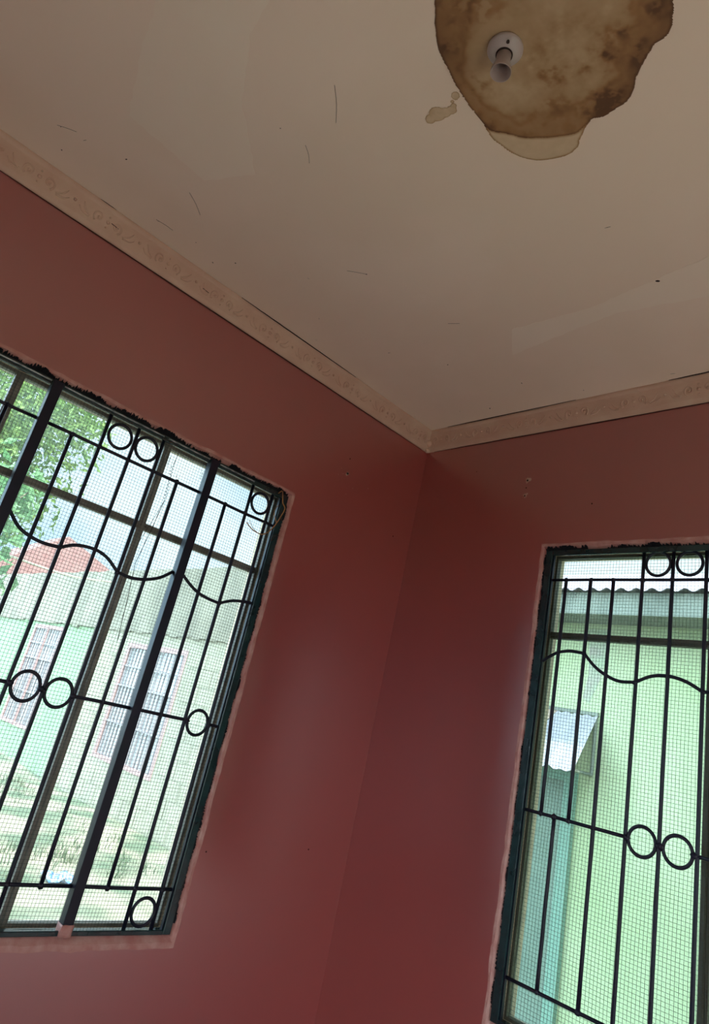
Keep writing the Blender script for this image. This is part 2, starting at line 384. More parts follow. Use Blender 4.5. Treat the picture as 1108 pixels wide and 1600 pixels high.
def fn_small(x, y):
    d = -1
    w2 = mnoise.fractal(Vector((x * 45, y * 45, 2.5)), 1.0, 2.0, 3)
    for (cx, cy, r_) in ((1.215, -1.463, .021), (1.235, -1.455, .015), (1.19, -1.462, .013), (1.252, -1.452, .013), (1.262, -1.458, .008), (1.284, -1.479, .011), (1.268, -1.47, .004)):
        d = max(d, r_ - math.hypot(x - cx, y - cy) + .002 * w2)
    return (d, .12 + .12 * w2 + .25 * math.exp(-(d / .002) ** 2))
stain_patch('water_stain', 1.16, 1.31, -1.51, -1.42, .0015, fn_small)['label'] = 'small pale drip stain beside the big one'

# ------------------------------------------------------------------ cornices
PROF = [(0, .104), (.005, .104), (.011, .099), (.012, .094), (.016, .091), (.0175, .086), (.033, .022), (.0345, .017), (.040, .014), (.041, .003), (.040, 0)]
def cornice(name, side, length, label):
    bm = bmesh.new(); n = int(length / .02)
    def P(s, p, q):   # s along wall from the corner, p out of the wall, q drop
        return Vector((p, -s, H - q)) if side == 'L' else Vector((s, -p, H - q))
    rows = []
    for k in range(n + 1):
        row = []
        for p, q in PROF:
            s = p + (length - p) * k / n
            j = .0016 * mnoise.noise(Vector((s * 9, q * 50, 2 if side == 'L' else 5))) + .0008 * mnoise.noise(Vector((s * 40, q * 90, 2)))
            jq = .0025 * mnoise.noise(Vector((s * 5, 4, 8))) if q > .09 else 0
            row.append(bm.verts.new(P(s, p + (j if p > 0 else 0), q + jq)))
        rows.append(row)
    for A, B in zip(rows, rows[1:]):
        for k in range(len(PROF) - 1): bm.faces.new((A[k], A[k + 1], B[k + 1], B[k]))
    # moulded scrolls, leaves and beads on the sloping face
    def F(s, v, lift=0):                       # v 0 bottom .. 1 top of the face
        p = .0175 + (.033 - .0175) * v; q = .086 - (.086 - .022) * v
        return P(s, p + lift * .97, q + lift * .2)
    s = .10
    while s < length - .15:
        for d in (1, -1):
            c = s + d * .034
            pts = []
            for k in range(15):
                a = math.radians(-60 + 26 * k) ; rr = .021 * (1 - .045 * k)
                pts.append(F(c + d * rr * math.cos(a) * .9, .5 + rr * math.sin(a) / .066))
            tube(bm, pts, [.0038 - .00012 * k for k in range(15)], 6)
            blob(bm, F(c, .5), .0055, 1, .1)
            tube(bm, crom([F(c + d * .028, .25), F(c + d * .048, .45), F(c + d * .060, .75)], 4), [.0036, .0036, .0034, .0032, .003, .003, .0026, .0022, .0015], 5)
            tube(bm, crom([F(c + d * .030, .2), F(c + d * .055, .25), F(c + d * .070, .45)], 4), [.0034, .0034, .003, .003, .003, .0026, .0024, .002, .0014], 5)
        blob(bm, F(s, .5), .0075, 1, .1); blob(bm, F(s, .8), .004, 1, .1); blob(bm, F(s, .2), .004, 1, .1)
        blob(bm, F(s + .1225, .55), .006, 1, .1)
        s += .245
    bmesh.ops.recalc_face_normals(bm, faces=bm.faces)
    return struct(name, bm, 'cornice', label, smooth=True)
t1 = cornice('trim_1', 'L', -YS, 'pale pink moulded cornice along the left wall')
t2 = cornice('trim_2', 'R', XE, 'pale pink moulded cornice along the right wall')
bm = bmesh.new()
blob(bm, (.020, -.020, H - .065), .020, 2, .12); blob(bm, (.014, -.014, H - .098), .014, 2, .12)
obj('filler_lump', bm, 'cornice', t1, smooth=True)
def crack(pts, w_, parent, m='crack'):
    bm = bmesh.new(); P = crom(pts, 10)
    tube(bm, [p + Vector((.0012 * mnoise.noise(Vector((i * .6, 1, 2))), .0012 * mnoise.noise(Vector((i * .6, 5, 2))), 0)) for i, p in enumerate(P)], [w_ * (.35 + .65 * math.sin(math.pi * i / (len(P) - 1))) for i in range(len(P))], 5)
    return obj('crack', bm, m, parent)
crack([(.042, -1.257, H - .001), (.0425, -1.086, H - .001), (.0425, -.85, H - .001), (.042, -.60, H - .001)], .0028, t1)
crack([(.042, -1.87, H - .001), (.042, -1.81, H - .001)], .0012, t1)
crack([(.145, -.0425, H - .001), (.40, -.043, H - .001), (.834, -.0425, H - .001)], .0026, t2)
crack([(1.22, -.0425, H - .001), (1.4, -.043, H - .001), (1.9, -.0425, H - .001)], .0026, t2)
# dark seam under the cornices
crack([(.0025, -2.4, H - .106), (.0025, -1.6, H - .106), (.0025, -.8, H - .106), (.0025, -.05, H - .106)], .0024, t1, 'rawl')
crack([(.05, -.0025, H - .106), (.8, -.0025, H - .106), (1.6, -.0025, H - .106)], .0020, t2, 'rawl')
for (x, y, z) in ((.024, -1.79, H - .052), (.022, -1.40, H - .06)):
    bm = bmesh.new(); tube(bm, [(x + .004, y - .014, z + .002), (x + .004, y + .014, z - .001)], .0012, 4); obj('crack', bm, 'crack', t1)

# ------------------------------------------------------------------ chips and holes on the walls
def mark(side, s, z, r_, name, m, parent, th=.0008, jit=.45, seed=0, base=0):
    bm = bmesh.new(); rnd = random.Random(seed); P = []
    n = 14
    for k in range(n):
        a = 2 * math.pi * k / n; rr = r_ * (1 + rnd.uniform(-jit, jit)); P.append((s + rr * math.cos(a), z + rr * math.sin(a)))
    f = (lambda a, c, d: (d, a, c)) if side == 'L' else (lambda a, c, d: (a, -d, c))
    t = [bm.verts.new(f(a, c, base + th)) for a, c in P]; l = [bm.verts.new(f(a, c, base)) for a, c in P]
    bm.faces.new(t)
    for k in range(n): bm.faces.new((t[k], t[(k + 1) % n], l[(k + 1) % n], l[k]))
    bmesh.ops.recalc_face_normals(bm, faces=bm.faces)
    return obj(name, bm, m, parent)
for i, (s, z, rc, rh) in enumerate(((.623, 2.672, .012, .0045), (.62, 2.60, .010, .0035))):
    mark('R', s, z, rc, 'plaster_chip', 'chip', wr, .0012, .6, i); mark('R', s - .001, z - .003, rh, 'screw_hole', 'crack', wr, .0006, .3, i + 9, .0013)
for s, z, r_ in ((.931, 2.533, .003), (.337, 2.748, .002), (.619, 2.635, .003)): mark('R', s, z, r_, 'pinhole', 'rawl', wr, .0005, .3, int(s * 99))
mark('L', -.479, 2.569, .008, 'plaster_chip', 'chip', wl, .001, .6, 5); mark('L', -.480, 2.572, .0055, 'screw_hole', 'crack', wl, .0006, .4, 6, .0011)
for s, z, r_ in ((-.485, 2.643, .0032), (-.119, 2.403, .003), (-.224, 1.055, .003), (-1.257, 2.221, .002), (-.70, 1.02, .003)): mark('L', s, z, r_, 'pinhole', 'rawl', wl, .0005, .3, int(-s * 99))
for s, z in ((-.52, 2.58), (-.505, 2.56), (-.53, 2.545), (-.43, 2.52), (-.34, 2.558), (-.46, 2.48)): mark('L', s, z, .0022, 'plaster_chip', 'chip', wl, .0005, .6, int(-s * 77))
bm = bmesh.new()      # hairline along the corner
tube(bm, [(.0015 + .0006 * mnoise.noise(Vector((k, 0, 0))), -.006 - .004 * mnoise.noise(Vector((k * .23, 3, 0))), .8 + k * .025) for k in range(46)], .00035, 4)
obj('corner_hairline', bm, 'reveal', wl)

# ------------------------------------------------------------------ steel windows (frame, mullions, transoms, panes)
def steel_window(name, side, OP, mull, ztr, label, cm='casement'):
    si0, si1, zi0, zi1 = OP['i']
    def B(s0, s1, z0, z1, d0, d1): 
        return ((-d1, s0, z0), (-d0, s1, z1)) if side == 'L' else ((s0, d0, z0), (s1, d1, z1))
    root = bpy.data.objects.new(name, None); COL.objects.link(root); root['kind'] = 'structure'; root['label'] = label
    e = .010
    bm = bmesh.new()
    box(bm, *B(si0, si0 + e, zi0, zi1, .085, .112)); box(bm, *B(si1 - e, si1, zi0, zi1, .085, .112))
    box(bm, *B(si0 + e, si1 - e, zi0, zi0 + e, .085, .112)); box(bm, *B(si0 + e, si1 - e, zi1 - e, zi1, .085, .112))
    obj('window_frame', bm, cm, root)
    for s in mull:
        bm = bmesh.new(); box(bm, *B(s - .014, s + .014, zi0 + e, zi1 - e, .088, .112)); box(bm, *B(s - .004, s + .004, zi0 + e, zi1 - e, .075, .088))
        obj('mullion', bm, cm, root)
    ed = [si0 + e] + [x for s in mull for x in (s - .014, s + .014)] + [si1 - e]
    for k in range(0, len(ed), 2):
        a, c = ed[k], ed[k + 1]
        bm = bmesh.new(); box(bm, *B(a, c, ztr - .012, ztr + .012, .088, .112)); box(bm, *B(a, c, ztr - .003, ztr + .003, .078, .088))
        obj('transom', bm, cm, root)
        for z0, z1 in ((zi0 + e, ztr - .012), (ztr + .012, zi1 - e)):
            obj('pane', bbox(*B(a, c, z0, z1, .100, .104)), 'glass', root)
    return root
steel_window('window_1', 'L', OPL, (-1.843, -1.284), 2.026, 'steel framed window in the left wall behind the bars')
steel_window('window_2', 'R', OPR, (1.357, 1.92), 2.028, 'steel framed window in the right wall behind the bars', 'casement_shade')

# ------------------------------------------------------------------ burglar-bar grilles
def smear(OP, side, parent, edges, seed, amp=.020):
    """ragged dark paint overlapping the plaster edge around the frame"""
    so0, so1, zo0, zo1 = OP['o']; si0, si1, zi0, zi1 = OP['i']
    f = (lambda a, c, d: (d, a, c)) if side == 'L' else (lambda a, c, d: (a, -d, c))
    for (kind, a, b_, lo, hi) in edges:
        bm = bmesh.new(); n = int(abs(b_ - a) / .0022); In, Ou = [], []
        for k in range(n + 1):
            s = a + (b_ - a) * k / n
            q = .42 + .9 * mnoise.fractal(Vector((s * 13, seed, 1)), 1, 2, 3) + .75 * mnoise.noise(Vector((s * 230, seed, 3)))
            q = max(.02, min(1, q)); w_ = lo + (hi - lo) * q
            if kind == 'top': In.append(f(s, zi1 - .002, -.010)); Ou.append(f(s, zi1 + w_, -.0105 + .0115 * min(1, w_ / .011)))
            else:
                sg, si = (1, si1) if kind == 'right' else (-1, si0)
                In.append(f(si - sg * .002, s, -.010)); Ou.append(f(si + sg * w_, s, -.0105 + .0115 * min(1, w_ / .011)))
        A = [bm.verts.new(p) for p in In]; Bq = [bm.verts.new(p) for p in Ou]; off = Vector((.002, 0, 0)) if side == 'L' else Vector((0, -.002, 0))
        C_ = [bm.verts.new(Vector(p) + off) for p in In]; D_ = [bm.verts.new(Vector(p) + off) for p in Ou]
        for k in range(n):
            bm.faces.new((C_[k], C_[k + 1], D_[k + 1], D_[k])); bm.faces.new((A[k], A[k + 1], Bq[k + 1], Bq[k])); bm.faces.new((Bq[k], Bq[k + 1], D_[k + 1], D_[k])); bm.faces.new((A[k], A[k + 1], C_[k + 1], C_[k]))
        bmesh.ops.recalc_face_normals(bm, faces=bm.faces)
        obj('paint_smear', bm, 'black', parent)

def grille(name, side, OP, full, short_dn, lower, thick, rings, waves, zt, zm, zl, label, thick_side=1):
    """full: bars from top to bottom; short_dn: (s, ztop, zbottom); waves: list of polylines"""
    si0, si1, zi0, zi1 = OP['i']
    D = .018                                           # depth of the bar plane
    P = (lambda s, z, d=0: Vector((-D - d, s, z))) if side == 'L' else (lambda s, z, d=0: Vector((s, D + d, z)))
    cs = si1 if side == 'L' else si0
    root = thing(name, label, 'window grille', P((si0 + si1) / 2, zi0))
    def B(s0, s1, z0, z1, d0, d1):
        return ((-d1, s0, z0), (-d0, s1, z1)) if side == 'L' else ((s0, d0, z0), (s1, d1, z1))
    e, g = .030, .0008
    bm = bmesh.new()       # angle-iron surround: front leg and a lip running back into the reveal
    for (a, c) in ((si0 + g, si0 + e), (si1 - e, si1 - g)):
        box(bm, *B(a, c, zi0 + g, zi1 - g, .004, .012))
    box(bm, *B(si0 + e, si1 - e, zi1 - e * .75, zi1 - g, .004, .012)); box(bm, *B(si0 + e, si1 - e, zi0 + g, zi0 + e * .5, .004, .012))
    box(bm, *B(si0 + g, si0 + .008, zi0 + g, zi1 - g, .012, .055)); box(bm, *B(si1 - .008, si1 - g, zi0 + g, zi1 - g, .012, .055))
    box(bm, *B(si0 + .008, si1 - .008, zi1 - .008, zi1 - g, .012, .055)); box(bm, *B(si0 + .008, si1 - .008, zi0 + g, zi0 + .008, .012, .055))
    fr = obj('surround_frame', bm, 'teal', root); fr.location = -root.location
    bv = fr.modifiers.new('b', 'BEVEL'); bv.width = .0022; bv.segments = 2; bv.limit_method = 'ANGLE'
    # inner hoop of the grille: flat bar
    a, c = si0 + e - .002, si1 - e + .002
    for (p, q) in (((a, zi0 + .01), (a, zi1 - .01)), ((c, zi0 + .01), (c, zi1 - .01))):
        bm = bmesh.new(); tube(bm, [P(*p), P(*q)], .0085, 4, rot=math.pi / 4, up=(0, 1, 0) if side == 'L' else (1, 0, 0))
        local(obj('edge_bar', bm, 'steel', root))
    def bar(s, z0, z1, rad=.0067, nm='vertical_bar'):
        bm = bmesh.new(); n = 10
        w_ = [(s + .0012 * mnoise.noise(Vector((s * 7, k * .5, 1))), z0 + (z1 - z0) * k / n) for k in range(n + 1)]
        tube(bm, [P(*q) for q in w_], rad, 8); local(obj(nm, bm, 'steel', root, smooth=True))
    for s in full: bar(s, zi0 + .002, zi1 - .004)
    for s, a_, b_ in short_dn: bar(s, a_, b_)
    for s, a_, b_ in lower: bar(s, a_, b_)
    for s in thick:        # rectangular tubes the bar panels are welded to
        bm = bmesh.new(); box(bm, *B(s - .017, s + .017, zi0 + .002, zi1 - .004, -.008, .026))
        o = obj('square_post', bm, 'steel', root); o.location = -root.location
        bv = o.modifiers.new('b', 'BEVEL'); bv.width = .002; bv.segments = 2
        if s == -1.127:
            bm = bmesh.new(); box(bm, *B(s - .0185, s + .0185, zi0 + .002, zi0 + .034, -.0095, .0275))
            bmesh.ops.subdivide_edges(bm, edges=bm.edges, cuts=4, use_grid_fill=True)
            for v in bm.verts: v.co += .0018 * mnoise.noise_vector(v.co * 70)
            local(obj('paint_dab', bm, 'reveal', root, smooth=True))
    segs = sorted([si0 + e - .004, si1 - e + .004] + [x for s in thick for x in (s - .017, s + .017)])
    for z in (zt, zm, zl):
        for k in range(0, len(segs), 2):
            a_, b_ = segs[k], segs[k + 1]
            cuts = [(a_, b_)]
            if z == zm:       # the middle rail is broken where the rings sit
                for rs, rz, rr in rings:
                    if abs(rz - zm) < .03 and a_ < rs < b_:
                        nc = []
                        for (p, q) in cuts:
                            if p < rs - rr and q > rs + rr: nc += [(p, rs - rr), (rs + rr, q)]
                            else: nc.append((p, q))
                        cuts = nc
            for p, q in cuts:
                if q - p < .012: continue
                bm = bmesh.new(); tube(bm, [P(p + (q - p) * t / 8, z + .0016 * mnoise.noise(Vector((p * 5 + t * .4, z * 3, 4)))) for t in range(9)], .0058, 8)
                local(obj('cross_bar', bm, 'steel', root, smooth=True))
    for rs, rz, rr in rings:
        bm = bmesh.new(); rr -= .0055
        el = random.uniform(.97, 1.03)
        tube(bm, [P(rs + rr * math.cos(2 * math.pi * k / 40), rz + el * rr * math.sin(2 * math.pi * k / 40)) for k in range(40)], .0056, 8, closed=True, up=P(0, 0, 1) - P(0, 0, 0))
        local(obj('ring', bm, 'steel', root, smooth=True))
    for W_ in waves:
        bm = bmesh.new(); pts = []
        for seg in W_: pts += crom([P(s, z) for s, z in seg], 5)[0 if not pts else 1:]
        tube(bm, pts, .0058, 8); local(obj('wavy_bar', bm, 'steel', root, smooth=True))
    # weld beads where bars meet, each a piece of its own
    first = []
    def bead(p, rr):
        if not first:
            bm = bmesh.new(); blob(bm, (0, 0, 0), .010, 1, .25); o = obj('weld_bead', bm, 'steel', root, smooth=True); first.append(o)
        else:
            o = first[0].copy(); COL.objects.link(o); o.parent = root
        o.location = p - root.location; o.scale = (rr / .010,) * 3; o.rotation_euler = (random.uniform(0, 6), random.uniform(0, 6), 0)
    for s, a_, b_ in [(s, zi0, zi1) for s in full] + list(short_dn) + list(lower):
        for z in (zt, zm, zl):
            if min(a_, b_) - .01 <= z <= max(a_, b_) + .01 and not any(abs(rz - zm) < .03 and abs(abs(rs - s) - rr) < .012 for rs, rz, rr in rings if z == zm): bead(P(s, z), random.uniform(.0092, .011))
    for W_ in waves:
        for seg in W_[1:]: bead(P(*seg[0]), .0104)
    for rs, rz, rr in rings:
        if abs(rz - zm) < .03: bead(P(rs - rr, rz), .0115); bead(P(rs + rr, rz), .0115)
    return root

z = 1.5
def sh(seq): return [(s, q + 1.5) for s, q in seq]
# --- left grille
SHL = [(-1.022, 2.207, .897), (-1.240, 2.207, .897), (-1.646, 2.207, .897), (-1.860, 2.207, .897), (-2.275, 2.207, .897)]
FL = [-.823, -.924, -1.340, -1.439, -1.549, -1.955, -2.055, -2.165]
wlA = [sh([(-.783, .390), (-.813, .383), (-.876, .368), (-.924, .345)]), sh([(-.924, .345), (-.976, .350), (-1.020, .357), (-1.062, .377), (-1.110, .402)])]
wlA = [[(-.783, 1.886), (-.83, 1.880), (-.876, 1.868), (-.924, 1.845)], [(-.924, 1.845), (-.976, 1.848), (-1.020, 1.856), (-1.062, 1.874), (-1.110, 1.903)]]
wlB = [[(-1.144, 1.897), (-1.187, 1.861), (-1.240, 1.838), (-1.289, 1.829), (-1.340, 1.832)], [(-1.340, 1.832), (-1.389, 1.865), (-1.439, 1.878), (-1.502, 1.871), (-1.549, 1.847)], [(-1.549, 1.847), (-1.600, 1.843), (-1.646, 1.849), (-1.690, 1.866), (-1.733, 1.905)]]
wlC = [[(-1.767, 1.897), (-1.81, 1.861), (-1.86, 1.838), (-1.91, 1.829), (-1.955, 1.832)], [(-1.955, 1.832), (-2.01, 1.865), (-2.055, 1.878), (-2.12, 1.871), (-2.165, 1.847)], [(-2.165, 1.847), (-2.22, 1.843), (-2.275, 1.849), (-2.32, 1.866), (-2.382, 1.905)]]
RL = []
for zz in (2.271, .828):
    RL += [(-.870, zz, .047), (-1.494, zz, .047), (-1.390, zz, .047), (-2.11, zz, .047), (-2.005, zz, .047)]
RL += [(-.870, 1.423, .047), (-1.494, 1.424, .048), (-1.390, 1.424, .048), (-2.11, 1.424, .047), (-2.005, 1.424, .047)]
gl = grille('window_grille', 'L', OPL, FL, SHL, [], [-1.127, -1.750], RL, [wlA, wlB, wlC], 2.207, 1.424, .895,
            'dark painted burglar bars with rings and wavy rail over the left window')
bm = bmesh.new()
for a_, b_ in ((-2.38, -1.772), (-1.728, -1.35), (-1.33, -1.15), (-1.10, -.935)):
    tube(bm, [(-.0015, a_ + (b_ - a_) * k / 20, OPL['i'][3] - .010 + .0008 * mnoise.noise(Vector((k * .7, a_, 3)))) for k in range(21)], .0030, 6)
MT['lip'] = mat('pale_highlight_steel', (.50, .53, .54), .3, (.12, .16, .17), 30, 4, metal=.6)  # added pale rod draws the bright highlight streak along the frame head
local(obj('highlight_rod', bm, 'lip', gl, smooth=True))
smear(OPL, 'L', gl, [('top', -2.38, -1.24, .001, .019), ('top', -1.23, -1.10, .002, .012), ('top', -1.06, -.76, .002, .016), ('right', .80, 2.33, .0, .006)], 3.1)
# --- right grille
SHR = [(.846, 2.228, 1.397), (.948, 2.228, 1.397), (1.552, 2.228, 1.397), (1.652, 2.228, 1.397), (1.87, 2.228, .9), (2.29, 2.228, .9)]
LOWR = [(.897, 1.397, .9), (1.603, 1.397, .9)]
FR = [1.143, 1.247, 1.357, 1.975, 2.08, 2.185]
SHR = SHR[:2] + [(1.036, 2.228, .9), (1.459, 2.228, .9)] + SHR[2:]
wrA = [[(.784, 1.912), (.815, 1.933), (.846, 1.949), (.891, 1.957), (.948, 1.953)], [(.948, 1.953), (.991, 1.911), (1.036, 1.884), (1.085, 1.868), (1.140, 1.870)],
       [(1.140, 1.870), (1.194, 1.895), (1.247, 1.901), (1.303, 1.890), (1.357, 1.863)], [(1.357, 1.863), (1.41, 1.866), (1.459, 1.884), (1.50, 1.911), (1.552, 1.953)], [(1.552, 1.953), (1.60, 1.957), (1.652, 1.949), (1.68, 1.933), (1.733, 1.900)]]
wrB = [[(1.767, 1.897), (1.87, 1.838), (1.975, 1.832)], [(1.975, 1.832), (2.08, 1.878), (2.185, 1.847)], [(2.185, 1.847), (2.29, 1.849), (2.432, 1.905)]]
RR = []
for zz in (2.286, .828): RR += [(1.195, zz, .048), (1.302, zz, .048), (2.027, zz, .048), (2.132, zz, .048)]
RR += [(1.195, 1.396, .048), (1.302, 1.396, .048), (2.027, 1.396, .048), (2.132, 1.396, .048)]
gr = grille('window_grille', 'R', OPR, FR, SHR, LOWR, [1.750], RR, [wrA, wrB], 2.228, 1.397, .895,
            'dark painted burglar bars with rings and wavy rail over the right window')
smear(OPR, 'R', gr, [('top', .75, .93, .004, .016), ('top', 1.0, 2.2, .0, .014), ('left', .80, 2.33, .0, .005)], 8.4)
for o in list(gl.children) + list(gr.children):
    if o.name.startswith('paint_smear'): o.location = -o.parent.location

# ------------------------------------------------------------------ wire mesh screens behind the bars
def screen(name, side, OP, step, label):
    si0, si1, zi0, zi1 = OP['i']; a0, a1, b0, b1 = si0 + .010, si1 - .010, zi0 + .010, zi1 - .010
    bm = bmesh.new(); rad = .00060; D = .042
    def P(s, z, o=0):
        s2 = s + .004 * mnoise.noise(Vector((s * 2.2, z * 2.2, 1))) ; z2 = z + .006 * mnoise.noise(Vector((s * 1.7, z * 1.7, 6)))
        d = D + .003 * mnoise.noise(Vector((s * 3, z * 3, 9))) + o
        return Vector((-d, s2, z2)) if side == 'L' else Vector((s2, d, z2))
    n = int((a1 - a0) / step)
    for k in range(n + 1):
        s = a0 + k * step; tube(bm, [P(s, b0 + (b1 - b0) * t / 14) for t in range(15)], rad, 3, caps=False)
    n = int((b1 - b0) / step)
    for k in range(n + 1):
        zz = b0 + k * step; tube(bm, [P(a0 + (a1 - a0) * t / 14, zz, .001) for t in range(15)], rad, 3, caps=False)
    return tag(obj(name, bm, 'mesh'), label, 'wire mesh')
screen('wire_mesh', 'L', OPL, .0112, 'fine square wire mesh stretched behind the bars of the left window')
screen('wire_mesh', 'R', OPR, .0117, 'fine square wire mesh stretched behind the bars of the right window')

# ------------------------------------------------------------------ small stuff on the left window
bm = bmesh.new()
tube(bm, crom([(.002, -.800, 2.352), (.008, -.815, 2.335), (.010, -.800, 2.350), (.012, -.786, 2.307), (.012, -.768, 2.286), (.012, -.778, 2.245), (.012, -.793, 2.205), (.014, -.814, 2.171), (.016, -.841, 2.148), (.012, -.872, 2.147), (.004, -.895, 2.156), (-.004, -.914, 2.172)], 6), .0022, 6)
tube(bm, crom([(.010, -.800, 2.290), (.006, -.812, 2.262), (.008, -.800, 2.235), (.010, -.787, 2.215)], 6), .0012, 5)
tube(bm, crom([(.012, -.865, 2.147), (.004, -.885, 2.160), (-.004, -.905, 2.185)], 6), .0010, 5)
tag(obj('dry_tendril', bm, 'orange', smooth=True), 'orange dry tendril looped at the top corner of the left window bars', 'tendril')
bm = bmesh.new(); pts = []
for k in range(34):
    t = k / 33; pts.append((-.062 + .004 * math.cos(k * 1.9), -1.256 + .013 * t + .0065 * math.sin(k * 1.9) * (1 - .3 * t), 2.275 - .135 * t))
pts += [(-.062, -1.246, 2.10), (-.062, -1.254, 2.02), (-.062, -1.270, 1.888), (-.062, -1.256, 1.777), (-.062, -1.24, 1.62)]
tube(bm, [(-.062, -1.250, 2.325)] + pts, .0011, 4)
tube(bm, crom([(-.062, -1.243, 2.136), (-.060, -1.262, 2.05), (-.060, -1.29, 1.93), (-.060, -1.30, 1.80)], 5), .0008, 4)
for ds, l in ((-.020, .035), (-.028, .028), (.125, .03), (.133, .035)): tube(bm, [(-.062, -1.256 + ds, 2.30), (-.062, -1.257 + ds, 2.30 - l)], .0008, 4)
tag(obj('dangling_wire', bm, 'crack'), 'thin curly dark wire dangling between mesh and glass of the left window', 'wire')

# ------------------------------------------------------------------ batten lamp holder on the ceiling
lc = (1.4505, -1.508, H)
lh = thing('lamp_holder', 'white batten lamp holder without bulb on the stained ceiling', 'lamp holder', lc)
bm = lathe(bmesh.new(), [(0, -.0012), (.039, -.0012), (.0405, -.004), (.0405, -.009), (.039, -.012), (.030, -.019), (.022, -.0225), (.0205, -.023), (0, -.023)])
bmesh.ops.recalc_face_normals(bm, faces=bm.faces); obj('base_plate', bm, 'white_pl', lh, smooth=True)
bm = lathe(bmesh.new(), [(.0145, -.020), (.0165, -.023), (.0165, -.050), (.0175, -.052), (.0175, -.056), (.0195, -.060), (.0225, -.070), (.0238, -.080), (.0232, -.0815), (.0222, -.080), (.0205, -.070), (.0175, -.060), (.0140, -.056), (.0138, -.040), (.0136, -.028), (0, -.028)])
bmesh.ops.recalc_face_normals(bm, faces=bm.faces); obj('socket', bm, 'cream_pl', lh, smooth=True)
bm = lathe(bmesh.new(), [(.0168, -.0232), (.0192, -.0235), (.0192, -.0258), (.0168, -.0262)]); obj('collar_gap', bm, 'crack', lh, smooth=True)
bm = bmesh.new()
for dx in (-.006, .006): lathe(bm, [(0, -.030), (.0022, -.030), (.0022, -.040), (0, -.041)], (dx, 0, 0), 12)
obj('contact_pin', bm, 'brass', lh, smooth=True)
bm = bmesh.new()
n_ = Vector((.75, -.65, 0)).normalized()
for sgn in (1, -1):
    bm = bmesh.new(); c = n_ * (.029 * sgn); lathe(bm, [(0, -.0215), (.0036, -.0215), (.0036, -.016), (0, -.016)], (c.x, c.y, 0), 12)
    bmesh.ops.recalc_face_normals(bm, faces=bm.faces); obj('screw_recess', bm, 'crack', lh)

# ------------------------------------------------------------------ outside: ground
bm = bmesh.new(); nx = 60
g_ = [[bm.verts.new((-38 + 76 * i / nx, -30 + 62 * j / nx, -.10 + (.10 * mnoise.noise(Vector((i * .55, j * .55, 0))) if not (28 < i < 36 and 22 < j < 31) else -.05) - .06)) for j in range(nx + 1)] for i in range(nx + 1)]
for i in range(nx):
    for j in range(nx): bm.faces.new((g_[i][j], g_[i + 1][j], g_[i + 1][j + 1], g_[i][j + 1]))
tag(struct('ground', bm, 'ground', 'patchy grass and pale dirt yard outside', smooth=True), 'patchy grass and pale dirt yard outside', 'ground')
del bpy.data.objects['ground']['category']
bm = bmesh.new()
rnd = random.Random(4)
for k in range(2200):
    cx_, cy_ = rnd.uniform(-12, -1.5), rnd.uniform(-3.5, 2.1)
    if mnoise.noise(Vector((cx_ * .7, cy_ * .7, 3))) < -.05 or math.hypot(cx_ + 3.7, cy_ + 1.3) < .5 or math.hypot(cx_ + 4.05, cy_ - .78) < .4 or math.hypot(cx_ + 3.7, cy_ - .6) < .35 or math.hypot(cx_ + 6.2, cy_ + 1.7) < .5: continue
    hz = -.26
    for q in range(7):
        a = rnd.uniform(0, 6.28); l = rnd.uniform(.08, .2); x, y = cx_ + rnd.uniform(-.07, .07), cy_ + rnd.uniform(-.07, .07)
        d = Vector((math.cos(a), math.sin(a), 0)); sd_ = Vector((-d.y, d.x, 0)) * .006
        p = Vector((x, y, hz))
        v = [bm.verts.new(p - sd_), bm.verts.new(p + sd_), bm.verts.new(p + d * l * .2 + sd_ * .7 + Vector((0, 0, l * .7))), bm.verts.new(p + d * l * .2 - sd_ * .7 + Vector((0, 0, l * .7))), bm.verts.new(p + d * l * .5 + Vector((0, 0, l)))]
        bm.faces.new((v[0], v[1], v[2], v[3])); bm.faces.new((v[3], v[2], v[4]))
tag(obj('grass_tufts', bm, 'grass'), 'rough grass growing in the yard beyond the left window', 'grass', kind='stuff')

# ------------------------------------------------------------------ outside: long low house seen through the left window
WY = 2.70
ha = thing('neighbouring_house', 'long low mint and cream house beyond the left window', 'house', (-9.5, WY + 2, -.2))
def kid(name, bm, m, par=None):
    o = obj(name, bm, m, par or ha); 
    o.location = -ha.location if par is None else (0, 0, 0)
    return o
def wall_holes(y0, y1, x0, x1, z0, z1, holes):
    bm = bmesh.new(); s = x0
    for (a, b_, c, d) in holes:
        box(bm, (s, y0, z0), (a, y1, z1)); box(bm, (a, y0, z0), (b_, y1, c)); 
        if d < z1: box(bm, (a, y0, d), (b_, y1, z1))
        s = b_
    box(bm, (s, y0, z0), (x1, y1, z1)); return bm
kid('painted_wall', wall_holes(WY, WY + .2, -17.3, -9.35, -.2, 2.30, [(-12.45, -10.9, .33, 2.19)]), 'mint')
bmw = wall_holes(WY - .02, WY + .2, -9.35, -4.7, -.2, 2.30, [(-8.13, -6.30, .40, 2.08)])
